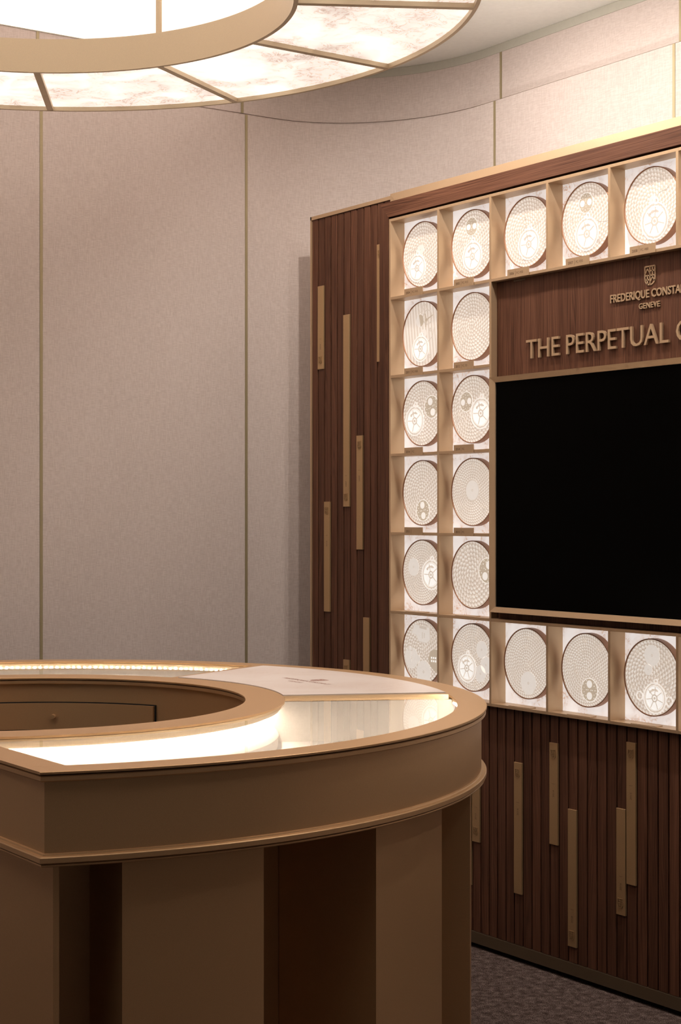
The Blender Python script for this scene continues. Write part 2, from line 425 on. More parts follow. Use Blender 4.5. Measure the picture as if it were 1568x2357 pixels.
# ------------------------------------------------------------------ fabric walls (left wall, rounded corner, wall behind the display)
XL, YB, CX, CY, EA, EB = -1.712, 2.345, -1.092, 1.845, 0.62, 0.50
Z_T = 2.927
def corner(off, n=28, lo=0.0, hi=1.0):
    return [(CX - (EA + off) * cos(pi / 2 * t), CY + (EB + off) * sin(pi / 2 * t)) for t in [lo + (hi - lo) * i / (n - 1) for i in range(n)]]
def strip_path(front, thick):
    """Front path -> closed plan polygon of a sheet that is `thick` deep behind it."""
    back = []
    n = len(front)
    for i, (x, y) in enumerate(front):
        x0, y0 = front[max(i - 1, 0)]; x1, y1 = front[min(i + 1, n - 1)]
        tx, ty = x1 - x0, y1 - y0; l = sqrt(tx * tx + ty * ty)
        back.append((x - ty / l * thick, y + tx / l * thick))
    return front + back[::-1]
J_LEFT = [-5.0, -4.213, -3.368, -2.523, -1.678, -0.833, 0.012, 0.857, 1.702]
J_BACK = [-1.010, -0.108, 0.794, 1.696, 2.598, 3.5, 4.4]
def wall_set(wl, wb, off, z0, z1, thick):
    hw = 0.006
    def left(y0, y1, par): prism('fabric_panel', strip_path([(XL - off, y0 + hw), (XL - off, y1 - hw)], thick), z0, z1, 'fabric', par)
    def back(x0, x1, par): prism('fabric_panel', strip_path([(x0 + hw, YB + off), (x1 - hw, YB + off)], thick), z0, z1, 'fabric', par)
    for a, b in zip(J_LEFT[:-1], J_LEFT[1:]): left(a, b, wl)
    path = [(XL - off, J_LEFT[-1] + hw)] + corner(off) + [(J_BACK[0] - hw, YB + off)]
    prism('fabric_panel', strip_path(path, thick), z0, z1, 'fabric', wb, 25)
    for a, b in zip(J_BACK[:-1], J_BACK[1:]): back(a, b, wb)
    for y in J_LEFT[1:]: box('joint_strip', XL - off - thick, XL - off + 0.0015, y - hw + .0005, y + hw - .0005, z0, z1, 'trim', wl)
    for x in J_BACK[:-1]: box('joint_strip', x - hw + .0005, x + hw - .0005, YB + off - 0.0015, YB + off + thick, z0, z1, 'trim', wb)
wl = prism('wall_left', [(XL - 0.03, -5.0), (XL - 0.03, 1.70), (XL - 0.2, 1.70), (XL - 0.2, -5.0)], 0, Z_T - 0.004, 'plaster')
tag(wl, 'left wall clad in tall beige linen panels with brass joints', 'wall', kind='structure')
wb = prism('wall_back', strip_path([(XL - 0.03, 1.70)] + corner(0.03) + [(4.4, YB + 0.03)], 0.17), 0, Z_T - 0.004, 'plaster')
tag(wb, 'linen clad wall with rounded corner behind the display', 'wall', kind='structure')
wall_set(wl, wb, 0.0, 0.0, Z_T, 0.025)
# recessed upper band: its own backing, set back a little, with a shadow gap under it
ub = prism('wall_upper', strip_path([(XL - 0.055, -5.0), (XL - 0.055, 1.70)] + corner(0.055) + [(4.4, YB + 0.055)], 0.14), Z_T - 0.002, H_CEIL - 0.001, 'plaster')
tag(ub, 'recessed linen frieze running under the ceiling', 'wall', kind='structure')
wall_set(ub, ub, 0.03, Z_T + 0.013, 3.112, 0.022)
prism('shadow_strip', strip_path([(XL - 0.036, -5.0), (XL - 0.036, 1.70)] + corner(0.036) + [(4.4, YB + 0.036)], 0.010), Z_T - 0.0018, Z_T + 0.0129, 'fabric', ub, 25)
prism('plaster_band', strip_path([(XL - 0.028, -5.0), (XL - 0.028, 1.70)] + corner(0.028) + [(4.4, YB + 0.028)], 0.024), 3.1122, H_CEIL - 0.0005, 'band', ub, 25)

# ------------------------------------------------------------------ display wall: shared numbers
Y0 = 1.795                     # front plane of the brass grid
PX, PZ = 0.27, 0.27            # pitch of the cells
X_K = lambda k: -0.9137 + PX * k
Z_J = lambda j: 0.797 + PZ * j
TH = 0.0095
Y_STONE = Y0 + 0.060

def crest_bars():
    """Line work of the shield emblem in a box 1 wide (-.5 .. .5) and 1.3 high (top at .65)."""
    S = []
    def bot(n=12): return [(0.46 * cos(pi + pi * i / n), -0.18 - 0.42 * sin(pi * i / n)) for i in range(n + 1)]
    S.append(([(-0.46, 0.62), (0.46, 0.62)], .10)); S.append(([(-0.46, 0.65), (-0.46, -0.18)], .09)); S.append(([(0.46, 0.65), (0.46, -0.18)], .09))
    S.append((bot(), .09)); S.append(([(0, 0.62), (0, -0.64)], .08)); S.append(([(-0.46, 0.02), (0.46, 0.02)], .08))
    S.append(([(-0.44, 0.16), (-0.23, 0.46), (-0.02, 0.20)], .10)); S.append(([(0.02, -0.40), (0.23, -0.10), (0.44, -0.36)], .10))
    S.append(([(0.23, 0.62), (0.23, 0.02)], .10)); S.append(([(0.02, 0.32), (0.46, 0.32)], .10))
    S.append(([(-0.23, 0.02), (-0.23, -0.58)], .10)); S.append(([(-0.46, -0.26), (0, -0.26)], .10))
    return S

def ribbon(bm, pts, wd, put, depth, closed=False):
    """Raised line of width wd along 2-D pts; put(u, v, h) maps to 3-D."""
    n = len(pts); L = []; R = []
    for i in range(n):
        p = Vector(pts[i]); a = Vector(pts[(i - 1) % n] if (closed or i) else pts[0]); c = Vector(pts[(i + 1) % n] if (closed or i < n - 1) else pts[-1])
        t = (c - a); t = t.normalized() if t.length > 1e-9 else Vector((1, 0)); q = Vector((-t.y, t.x)) * wd / 2
        L.append(p + q); R.append(p - q)
    vv = [[bm.verts.new(put(q.x, q.y, h)) for q in seq] for seq, h in ((L, 0), (R, 0), (R, depth), (L, depth))]
    m = n if closed else n - 1
    for i in range(m):
        j = (i + 1) % n
        for a in range(4):
            b = (a + 1) % 4
            bm.faces.new((vv[a][i], vv[a][j], vv[b][j], vv[b][i]))
    if not closed:
        bm.faces.new([vv[a][0] for a in range(4)]); bm.faces.new([vv[a][-1] for a in range(4)])

def crest(name, cx, cz, wdt, y, depth, material, parent):
    bm = bmesh.new()
    for pts, t in crest_bars(): ribbon(bm, pts, t, lambda u, v, h: (cx + u * wdt, y - h, cz + v * wdt), depth)
    return from_bm(name, bm, material, parent)

def small_text(name, body, x, z, h, y, material, parent, upright=False, bold=0.0, fit=None):
    """Flat lettering on a plane facing -Y. upright: reads bottom to top."""
    me = text_mesh(body, bold); xs = [v.co.x for v in me.vertices]; ys = [v.co.y for v in me.vertices]
    x0, y0 = min(xs), min(ys); s = h / 0.70
    sx = s if fit is None else fit / (max(xs) - x0)
    for v in me.vertices:
        u, q = (v.co.x - x0) * sx, (v.co.y - y0) * s
        v.co = (x - q, y, z + u) if upright else (x + u, y, z + q)
    return link(name, me, material, parent)

def plaque(parent, x0, x1, z0, z1, y, crest_top, year, named):
    p = box('plaque', x0, x1, y - 0.0045, y + 0.002, z0, z1, 'brass_plaque', parent, 0.0006)
    p['label'] = named
    xc = (x0 + x1) / 2; yy = y - 0.0045
    cz = z1 - 0.034 if crest_top else z0 + 0.034
    if crest_top is not None:
        crest('emblem', xc - 0.001, cz, 0.0215, yy, 0.0016, 'brass_plaque', p)
        if year:
            zb = z1 - 0.165 if crest_top else z0 + 0.072
            small_text('year_text', year, xc + 0.004, zb, 0.0075, yy - 0.0003, 'engrave', p, True)
            box('divider_line', xc - 0.007, xc + 0.007, yy - 0.0003, yy, zb + 0.040, zb + 0.0408, 'engrave', p)
    return p

# ------------------------------------------------------------------ slatted side panel (left of the case)
YS = Y0 + 0.05
sp = empty('walnut_cladding', (-1.22, YS, 0)); tag(sp, 'tall walnut slat cladding between the rounded corner and the lit case', 'wall panel', kind='thing')
spi = Matrix.Translation((1.22, -YS, 0))
def adopt(o): o.matrix_parent_inverse = spi; return o
P_PITCH = 0.0418; P_X0 = -1.432
ZP = 2.516
kids = [box('backing', -1.476, -0.962, YS + 0.020, YS + 0.05, 0.0, ZP, 'dark', sp)]
me_slat = None
for i in range(-1, 12):
    a, b = P_X0 + P_PITCH * i + 0.0029, P_X0 + P_PITCH * (i + 1) - 0.0029
    a = max(a, -1.4715); b = min(b, -0.9665)
    if b - a < 0.01: continue
    kids.append(box('slat', a, b, YS, YS + 0.020, 0.05, ZP - 0.013, 'wood_v', sp, 0.0006))
kids.append(box('edge_trim', -1.480, -1.4725, YS - 0.004, YS + 0.05, 0.0, ZP, 'brass', sp))
kids.append(box('edge_trim', -0.9665, -0.9615, YS - 0.004, YS + 0.05, 0.0, ZP, 'brass', sp))
kids.append(box('edge_trim', -1.480, -0.9615, YS - 0.004, YS + 0.05, ZP - 0.013, ZP, 'brass', sp))
def slot(x): # slat that holds a plaque at x
    i = math.floor((x - P_X0) / P_PITCH); return P_X0 + P_PITCH * i + 0.0022, P_X0 + P_PITCH * (i + 1) - 0.0022
for x, z0, z1, top, yr, nm in ((-1.405, 1.942, 2.251, False, '2004', 'short plaque at upper left, emblem at its foot'),
                               (-1.238, 1.431, 2.128, False, '2007', 'longest plaque of the side panel'),
                               (-1.153, 1.277, 1.686, True, '2008', 'middle plaque with emblem at its head'),
                               (-1.035, 1.942, 2.356, True, '', 'plaque partly behind the walnut frame'),
                               (-1.362, 1.044, 1.450, True, '2016', 'lower left plaque of the side panel'),
                               (-1.113, 0.500, 1.035, None, '', 'plain plaque low on the side panel'),
                               (-1.238, 0.560, 0.876, True, '', 'lowest plaque just above the counter')):
    a, b = slot(x); kids.append(plaque(sp, a, b, z0, z1, YS, top, yr, nm))
for o in kids: adopt(o)

# ------------------------------------------------------------------ display case: brass grid, walnut frame, backlit stone
N_COL = 9
dc = empty('display_case', (X_K(0) + N_COL * PX / 2, Y0, 0.79)); tag(dc, 'brass grid display case with backlit stone cells and walnut frame', 'display case')
dci = Matrix.Translation(-dc.location)
def own(o): o.matrix_parent_inverse = dci; return o
xl, xr = X_K(0), X_K(N_COL)
zb, zt = Z_J(0), Z_J(6)
h2 = TH / 2
for k in range(N_COL + 1):
    if k in (0, 1, 2, 7, 8, 9): own(box('partition', X_K(k) - h2, X_K(k) + h2, Y0, Y_STONE + 0.002, zb - h2, zt + h2, 'brass', dc, 0.0004))
    else:
        own(box('partition', X_K(k) - h2, X_K(k) + h2, Y0, Y_STONE + 0.002, zb - h2, Z_J(1) + h2, 'brass', dc, 0.0004))
        own(box('partition', X_K(k) - h2, X_K(k) + h2, Y0, Y_STONE + 0.002, Z_J(5) - h2, zt + h2, 'brass', dc, 0.0004))
for j in range(7):
    if j in (0, 1, 5, 6): runs = [(0, N_COL)]
    else: runs = [(0, 2), (7, 9)]
    for a, b in runs: own(box('shelf', X_K(a) - h2 + 0.001, X_K(b) + h2 - 0.001, Y0 + 0.0004, Y_STONE + 0.002, Z_J(j) - h2, Z_J(j) + h2, 'brass', dc, 0.0004))
CELLS = []
for r in range(6):
    for c in range(N_COL):
        if 2 <= c <= 6 and r not in (0, 5): continue
        CELLS.append((c, r))
me_stone = None
for c, r in CELLS:
    o = box('stone_panel', -PX / 2, PX / 2, 0, 0.004, -PZ / 2, PZ / 2, 'stone_back') if me_stone is None else link('stone_panel', me_stone, None)
    me_stone = o.data
    o.parent = dc; own(o); o.location = (X_K(c) + PX / 2, Y_STONE, Z_J(r) + PZ / 2)
own(box('carcass', xl - 0.002, xr + 0.002, Y_STONE + 0.005, YB - 0.30, zb - h2, 2.5195, 'brass', dc))
own(box('cove_light', xl + 0.02, xr - 0.02, 1.985, 2.005, 2.5197, 2.5225, 'cove', dc))
# walnut picture frame and the mitred brass surround behind it
WF = 0.0525
def mitre(name, quad, y0, y1, material):
    V = [(x, y0, z) for x, z in quad] + [(x, y1, z) for x, z in quad]
    return own(from_py(name, V, [(0, 1, 2, 3), (4, 5, 6, 7), (0, 1, 5, 4), (1, 2, 6, 5), (2, 3, 7, 6), (3, 0, 4, 7)], material, dc))
i_l, i_r, i_t, i_b = xl - 0.0055, xr + 0.0055, zt + 0.0115, zb - 0.02
YW0, YW1 = Y0 - 0.002, Y0 + 0.040
mitre('frame_rail', [(i_l, i_t), (i_r, i_t), (i_r + WF, i_t + WF), (i_l - WF, i_t + WF)], YW0, YW1, 'wood_h')
mitre('frame_stile', [(i_l - 0.0004, i_b), (i_l - 0.0004, i_t + 0.0004), (i_l - WF, i_t + WF), (i_l - WF, i_b)], YW0, YW1, 'wood_v')
mitre('frame_stile', [(i_r + 0.0004, i_b), (i_r + 0.0004, i_t + 0.0004), (i_r + WF, i_t + WF), (i_r + WF, i_b)], YW0, YW1, 'wood_v')
s_o, s_i = 2.5195, i_t + WF - 0.012        # surround: sloping brass reveal from the frame back to the panel plane
so_l, so_r = i_l - WF + 0.0105, i_r + WF + 0.0
V = [(so_l, YW1 - 0.003, s_o), (so_r, YW1 - 0.003, s_o), (so_r - 0.05, YW1 - 0.006, s_i), (so_l + 0.05, YW1 - 0.006, s_i), (so_l, YS + 0.02, s_o), (so_r, YS + 0.02, s_o), (so_r - 0.05, YS + 0.02, s_i), (so_l + 0.05, YS + 0.02, s_i)]
own(from_py('brass_surround', V, [(0, 1, 2, 3), (4, 5, 6, 7), (0, 1, 5, 4), (1, 2, 6, 5), (2, 3, 7, 6), (3, 0, 4, 7)], 'brass', dc))
V = [(so_l, YW1 - 0.003, s_o), (so_l + 0.05, YW1 - 0.006, s_i), (so_l + 0.05, YW1 - 0.006, i_b), (so_l, YW1 - 0.003, i_b), (so_l, YS + 0.02, s_o), (so_l + 0.05, YS + 0.02, s_i), (so_l + 0.05, YS + 0.02, i_b), (so_l, YS + 0.02, i_b)]
own(from_py('brass_surround', V, [(0, 1, 2, 3), (4, 5, 6, 7), (0, 1, 5, 4), (1, 2, 6, 5), (2, 3, 7, 6), (3, 0, 4, 7)], 'brass', dc))

# ------------------------------------------------------------------ walnut sign board with raised lettering
sb = box('sign_board', X_K(2) + h2 + 0.0005, X_K(7) - h2 - 0.0005, Y0 + 0.024, Y0 + 0.055, Z_J(1) + h2 + 0.0005, Z_J(5) - h2 - 0.0005, 'wood_v')
tag(sb, 'walnut sign board with raised brass lettering above the black screen', 'sign')
YL = Y0 + 0.024
def letters(body, x0, z0, width, height, first_n, depth, gap, bold):
    isl = islands(text_mesh(body, bold, 0.5))
    xs = [p.x for c in isl[:first_n] for p in c[0]]; lo, hi = min(xs), max(xs)
    flat = [c for c in isl if True]
    zs = [p.y for p in flat[0][0]]; b0, b1 = min(zs), max(zs)
    sx, sz = width / (hi - lo), height / (b1 - b0)
    for pts, faces in isl:
        V = [(x0 + (p.x - lo) * sx, YL - gap - (depth if p.z > 0 else 0), z0 + (p.y - b0) * sz) for p in pts]
        o = from_py('letter', V, faces, 'brass', sb)
letters('THE PERPETUAL C', -0.218, 1.886, 0.607, 0.058, 12, 0.007, 0.002, 0.0)
letters('FREDERIQUE CONSTANT', 0.151, 2.021, 0.280, 0.0235, 16, 0.004, 0.001, 0.020)
letters('GENEVE', 0.268, 1.991, 0.083, 0.0165, 6, 0.004, 0.001, 0.018)
crest('emblem', 0.310, 2.083, 0.043, YL, 0.0025, 'brass', sb)
for x in (-0.285, 0.255):   # small fixings at the top edge of the board
    box('fixing_clip', x, x + 0.055, YL - 0.002, YL, 2.1345, 2.1395, 'bronze_dark', sb)

# ------------------------------------------------------------------ television
tvx0, tvx1, tvz0, tvz1 = -0.355, 0.957, 1.094, 1.836
tv = empty('television', ((tvx0 + tvx1) / 2, Y0, tvz0)); tag(tv, 'wide black television in a brass surround', 'television')
tvi = Matrix.Translation(-tv.location)
def bevel_frame(par, inv, x0, x1, z0, z1, wd, yf, yi, yb, material):
    O = [(x0, z0), (x1, z0), (x1, z1), (x0, z1)]; I = [(x0 + wd, z0 + wd * .75), (x1 - wd, z0 + wd * .75), (x1 - wd, z1 - wd * .75), (x0 + wd, z1 - wd * .75)]
    for i in range(4):
        j = (i + 1) % 4
        V = [(O[i][0], yf, O[i][1]), (O[j][0], yf, O[j][1]), (I[j][0], yi, I[j][1]), (I[i][0], yi, I[i][1])]
        V += [(v[0], yb, v[2]) for v in V]
        o = from_py('frame_member', V, [(0, 1, 2, 3), (4, 5, 6, 7), (0, 1, 5, 4), (1, 2, 6, 5), (2, 3, 7, 6), (3, 0, 4, 7)], material, par); o.matrix_parent_inverse = inv
bevel_frame(tv, tvi, tvx0, tvx1, tvz0, tvz1, 0.0225, Y0 - 0.020, Y0 - 0.014, Y0 + 0.018, 'brass')
o = box('screen', tvx0 + 0.02, tvx1 - 0.02, Y0 - 0.010, Y0 + 0.017, tvz0 + 0.014, tvz1 - 0.014, 'screen', tv); o.matrix_parent_inverse = tvi
o = box('wall_mount', 0.20, 0.42, Y0 + 0.0175, Y0 + 0.0238, 1.35, 1.60, 'dark', tv); o.matrix_parent_inverse = tvi

# ------------------------------------------------------------------ slatted base under the case
YL2 = Y0 + 0.02
bs = empty('walnut_plinth', (0.3, YL2, 0)); tag(bs, 'low walnut slat cladding with brass plaques under the display case', 'wall panel', kind='thing')
bsi = Matrix.Translation((-0.3, -YL2, 0))
B_P, B_X0 = 0.0415, -0.362
bk = [box('backing', xl - 0.004, xr + 0.004, YL2 + 0.020, YB - 0.30, 0.05, i_b - 0.002, 'dark', bs)]
def bslot(x):
    i = math.floor((x - B_X0) / B_P); return B_X0 + B_P * i + 0.0022, B_X0 + B_P * (i + 1) - 0.0022
i0, i1 = math.ceil((xl - 0.004 - B_X0) / B_P), math.floor((xr + 0.004 - B_X0) / B_P)
me_s = None
for i in range(i0, i1):
    if me_s is None:
        o = box('slat', -B_P / 2 + 0.0029, B_P / 2 - 0.0029, 0, 0.020, 0.0535, zb - h2 - 0.001, 'wood_v', bs, 0.0006); me_s = o.data
    else: o = link('slat', me_s, None, bs)
    o.location = (B_X0 + B_P * (i + 0.5), YL2, 0); bk.append(o)
bk.append(box('plinth', xl - 0.004, xr + 0.004, YL2 - 0.003, YL2 + 0.0195, 0.016, 0.0525, 'bronze_dark', bs))
for x in (-0.75, -0.05, 0.62, 1.3): bk.append(box('foot', x, x + 0.06, YL2 + 0.05, YL2 + 0.11, 0.0, 0.052, 'dark', bs))
for x, z0, z1, top, yr, nm in ((-0.465, 0.344, 0.640, False, '2015', 'plaque half hidden behind the counter'),
                               (-0.256, 0.215, 0.626, True, '2014', 'tall plaque nearest the counter, emblem at its head'),
                               (-0.090, 0.396, 0.706, True, '2014', 'short plaque with emblem at its head'),
                               (-0.006, 0.102, 0.515, False, '2018', 'lowest plaque, emblem at its foot'),
                               (0.203, 0.239, 0.548, False, '2016', 'plaque with emblem at its foot beside a taller one'),
                               (0.246, 0.334, 0.745, True, '2015', 'highest plaque of the base'),
                               (-0.505, 0.200, 0.560, None, '', 'plain plaque behind the counter edge')):
    a, b = bslot(x); bk.append(plaque(bs, a, b, z0, z1, YL2, top, yr, nm))
for o in bk: o.matrix_parent_inverse = bsi

# ------------------------------------------------------------------ engraved discs
R_D = 0.1115
Y_RIM, Y_FACE = Y0 + 0.036, Y0 + 0.0395
def disc_rim():
    V = []; F = []; n = 96
    prof = [(R_D, Y_STONE - 0.0005), (R_D, Y_RIM + 0.0006), (R_D - 0.0006, Y_RIM), (R_D - 0.0026, Y_RIM), (R_D - 0.003, Y_RIM + 0.0006), (R_D - 0.003, Y_STONE - 0.0005)]
    for i in range(n):
        a = 2 * pi * i / n
        V += [(r * cos(a), y, r * sin(a)) for r, y in prof]
    k = len(prof)
    for i in range(n):
        j = (i + 1) % n
        for q in range(k): F.append((i * k + q, i * k + (q + 1) % k, j * k + (q + 1) % k, j * k + q))
    me = bpy.data.meshes.new('rim'); me.from_pydata(V, [], F); me.materials.append(M['copper'])
    for p in me.polygons: p.use_smooth = True
    me.set_sharp_from_angle(angle=radians(35)); return me
ME_RIM = disc_rim()
def disc_face_mesh(material):
    n = 96; r = R_D - 0.0031
    V = [(r * cos(2 * pi * i / n), Y_FACE, r * sin(2 * pi * i / n)) for i in range(n)] + [(r * cos(2 * pi * i / n), Y_STONE - 0.001, r * sin(2 * pi * i / n)) for i in range(n)]
    F = [tuple(range(n))] + [tuple(range(n, 2 * n))[::-1]] + [(i, n + i, n + (i + 1) % n, (i + 1) % n) for i in range(n)]
    me = bpy.data.meshes.new('face'); me.from_pydata(V, [], F); me.materials.append(M[material]); return me
FACE = {k: disc_face_mesh(k) for k in ('pearl', 'pearl_fine', 'pearl_coarse', 'stripe')}
def circ(u, v, r, n=40, a0=0.0, a1=2 * pi): return [(u + r * cos(a0 + (a1 - a0) * i / n), v + r * sin(a0 + (a1 - a0) * i / n)) for i in range(n if abs(a1 - a0 - 2 * pi) < 1e-6 else n + 1)]
def clip(p, lim=0.955):
    l = sqrt(p[0] ** 2 + p[1] ** 2); return p if l <= lim else (p[0] * lim / l, p[1] * lim / l)
RR = R_D - 0.003
def put(u, v, h): return (u * RR, Y_FACE - h, v * RR)
def fill(bm, pts, h0, h1):
    pts = [clip(p) for p in pts]; q = []
    for p in pts:
        if not q or (p[0] - q[-1][0]) ** 2 + (p[1] - q[-1][1]) ** 2 > 1e-8: q.append(p)
    a = [bm.verts.new(put(*p, h0)) for p in q]; b = [bm.verts.new(put(*p, h1)) for p in q]; n = len(q)
    bm.faces.new(b)
    for i in range(n): bm.faces.new((a[i], a[(i + 1) % n], b[(i + 1) % n], b[i]))
def line(bm, pts, wd, h, closed=False): ribbon(bm, [clip(p) for p in pts], wd, put, h, closed)
def relief(name, material, par, fn):
    bm = bmesh.new(); fn(bm); return from_bm(name, bm, material, par)

def moon(par, u, v, r, tilt):
    t = relief('moon_phase', 'g_tan', par, lambda bm: fill(bm, circ(u, v, r), 0, 0.0006))
    def dots(bm):
        for s in (-1, 1): fill(bm, circ(u + s * r * .52 * cos(tilt), v + s * r * .52 * sin(tilt), r * .34, 24), 0.0004, 0.0011)
        rnd = random.Random(int(u * 100 + v * 1000))
        for i in range(22):
            a = 2 * pi * i / 22; q = r * (0.9 if i % 2 else 0.72)
            x, y = u + q * cos(a), v + q * sin(a)
            if min((x - u - s * r * .52 * cos(tilt)) ** 2 + (y - v - s * r * .52 * sin(tilt)) ** 2 for s in (-1, 1)) > (r * .42) ** 2:
                fill(bm, circ(x, y, r * rnd.uniform(.03, .06), 8), 0.0004, 0.0010)
        for i in (-2, -1, 1, 2): fill(bm, circ(u + r * .2 * i * -sin(tilt), v + r * .2 * i * cos(tilt), r * .05, 8), 0.0004, 0.0010)
    relief('moon_detail', 'g_line', t, dots)
    relief('moon_bezel', 'g_line', t, lambda bm: line(bm, circ(u, v, r * 1.04), 0.02, 0.0012, True))
def balance(par, u, v, r, cage=False):
    w = relief('balance_wheel', 'g_white', par, lambda bm: fill(bm, circ(u, v, r * .82), 0, 0.0004))
    relief('balance_rim', 'g_line', w, lambda bm: (line(bm, circ(u, v, r), r * .07, 0.0022, True), line(bm, circ(u, v, r * .80), r * .09, 0.0018, True)))
    def sh(bm):
        line(bm, circ(u, v, r * .90), r * .05, 0.0012, True)
        for k in range(5 if not cage else 7):
            a = 0.6 + 2 * pi * k / (5 if not cage else 7)
            line(bm, [(u + r * .2 * cos(a), v + r * .2 * sin(a)), (u + r * .76 * cos(a), v + r * .76 * sin(a))], r * .055, 0.0014)
        line(bm, circ(u, v, r * .22, 24), r * .09, 0.0018, True); fill(bm, circ(u, v, r * .09, 16), 0.0004, 0.0020)
        for k in range(9):
            a = 1.1 + 0.16 * k; fill(bm, circ(u + r * .55 * cos(a), v + r * .55 * sin(a), r * (.05 + .02 * (k % 3)), 8), 0.0004, 0.0016)
    relief('balance_spokes', 'g_shade', w, sh)
    relief('jewel_setting', 'g_line', w, lambda bm: line(bm, circ(u + r * .1, v + r * 1.08, r * .16, 20), r * .07, 0.002, True))
def plain_disc(par, u, v, r, teeth=0):
    pts = circ(u, v, r, 48)
    if teeth: pts = [(u + r * (1 if i % 2 else .93) * cos(2 * pi * i / (2 * teeth)), v + r * (1 if i % 2 else .93) * sin(2 * pi * i / (2 * teeth))) for i in range(2 * teeth)]
    d = relief('smooth_wheel', 'g_smooth', par, lambda bm: fill(bm, pts, 0, 0.0008))
    relief('wheel_pin', 'g_shade', d, lambda bm: line(bm, circ(u, v, r * .09, 14), r * .06, 0.0012, True))
def screw(par, u, v, r=0.055):
    def f(bm):
        line(bm, circ(u, v, r, 20), 0.016, 0.0012, True); line(bm, [(u - r * .5, v - r * .7), (u + r * .5, v + r * .7)], 0.018, 0.0010)
    relief('screw', 'g_shade', par, f)
def outline(par, pts, wd=0.016): relief('bridge_outline', 'g_shade', par, lambda bm: line(bm, pts, wd, 0.0010))
def smooth_curve(ctrl, n=10):
    out = []; P = [ctrl[0]] + list(ctrl) + [ctrl[-1]]
    for i in range(1, len(P) - 2):
        for t in [j / n for j in range(n)]:
            q = []
            for a in (0, 1):
                p0, p1, p2, p3 = P[i - 1][a], P[i][a], P[i + 1][a], P[i + 2][a]
                q.append(0.5 * (2 * p1 + (p2 - p0) * t + (2 * p0 - 5 * p1 + 4 * p2 - p3) * t * t + (3 * p1 - p0 - 3 * p2 + p3) * t ** 3))
            out.append(tuple(q))
    out.append(ctrl[-1]); return out

def disc(c, r, face, label, build):
    e = empty('engraved_disc', (X_K(c) + PX / 2, 0, Z_J(r) + PZ / 2 + 0.004))
    tag(e, label, 'glass disc', 'backlit engraved discs in the display case')
    link('rim', ME_RIM, None, e); f = link('face', FACE[face], None, e)
    build(e)
    return e

def b_2004(e):
    balance(e, -.28, -.40, .42); plain_disc(e, -.10, .16, .17); screw(e, -.38, .20); screw(e, .12, .52, .04); screw(e, -.02, -.86, .06); screw(e, .25, -.74, .06)
    outline(e, smooth_curve([(-.9, .12), (-.5, .16), (-.25, .3), (.1, .28), (.5, -.1)])); outline(e, smooth_curve([(.2, -.15), (.45, -.35), (.5, -.65)]))
def b_2005(e): moon(e, -.06, .52, .27, 0); balance(e, -.02, -.38, .44); screw(e, .46, -.62); screw(e, -.55, .1, .07); outline(e, smooth_curve([(.35, .1), (.5, -.1), (.8, -.12)]))
def b_2006(e): balance(e, .06, -.36, .44); screw(e, .5, -.66); screw(e, -.1, .42, .04); outline(e, smooth_curve([(-.2, .05), (-.05, .2), (.2, .15), (.55, .25)])); outline(e, [(.46, -.2), (.46, .5)])
def b_2007(e): moon(e, -.04, .46, .27, 0.05); balance(e, .0, -.40, .45); screw(e, .46, -.66); screw(e, -.62, .08, .07); screw(e, -.02, .86, .04); outline(e, smooth_curve([(-.42, .02), (-.3, -.15)])); outline(e, smooth_curve([(.35, .05), (.5, -.12), (.85, -.15)]))
def b_2008(e):
    balance(e, .10, -.42, .48, True); screw(e, -.02, .60, .05); screw(e, .62, -.55); screw(e, -.55, .45, .03); screw(e, -.5, -.4, .03)
    outline(e, smooth_curve([(.35, .8), (.48, .72), (.6, .45), (.45, .35), (.35, .6), (.33, .8)])); outline(e, smooth_curve([(.12, .05), (.25, .3), (.55, .35)]))
    plain_disc(e, .02, .14, .12)
def b_2011(e):
    plain_disc(e, -.12, .42, .21); relief('half_disc', 'g_tan', e, lambda bm: fill(bm, circ(-.12, .42, .19, 24, -pi * .45, pi * .6), 0.0008, 0.0012))
    relief('small_dial', 'g_shade', e, lambda bm: line(bm, circ(.26, .50, .22), .03, .0014, True))
    relief('dial_hands', 'g_tan', e, lambda bm: (line(bm, [(.2, .42), (.52, .54)], .03, .0016), line(bm, [(.2, .42), (.14, .62)], .03, .0016), line(bm, [(.2, .42), (.16, .2)], .03, .0016), fill(bm, circ(.2, .42, .05, 14), 0, .0018)))
    balance(e, -.10, -.46, .40); screw(e, .1, .84, .09); screw(e, .12, -.86); screw(e, .34, -.72, .06); screw(e, .4, .1, .05); plain_disc(e, .06, .0, .14)
    outline(e, smooth_curve([(-.22, .85), (-.1, .68), (.02, .74), (-.05, .9)])); outline(e, smooth_curve([(.2, -.3), (.5, -.1), (.6, .2)]))
def b_2012(e): screw(e, -.05, 0, .07); screw(e, -.64, -.12, .06); screw(e, -.05, -.76, .07); screw(e, .42, .62, .08); screw(e, -.2, .52, .05); screw(e, -.25, -.3, .04); outline(e, smooth_curve([(-.55, -.6), (-.42, -.45), (-.3, -.42)]))
def b_14a(e):
    balance(e, -.40, -.22, .46); moon(e, .46, .18, .34, pi * .62); screw(e, .24, .78, .08); screw(e, -.80, .22, .08); screw(e, -.40, -.74, .07); screw(e, -.15, -.88, .07); screw(e, .3, -.86, .08)
    outline(e, smooth_curve([(.5, .72), (.2, .62), (.08, .54), (-.15, .66), (-.3, .58), (-.32, .3), (-.2, .1)])); outline(e, smooth_curve([(.1, -.1), (-.05, -.5), (-.05, -.75), (.05, -.93)]))
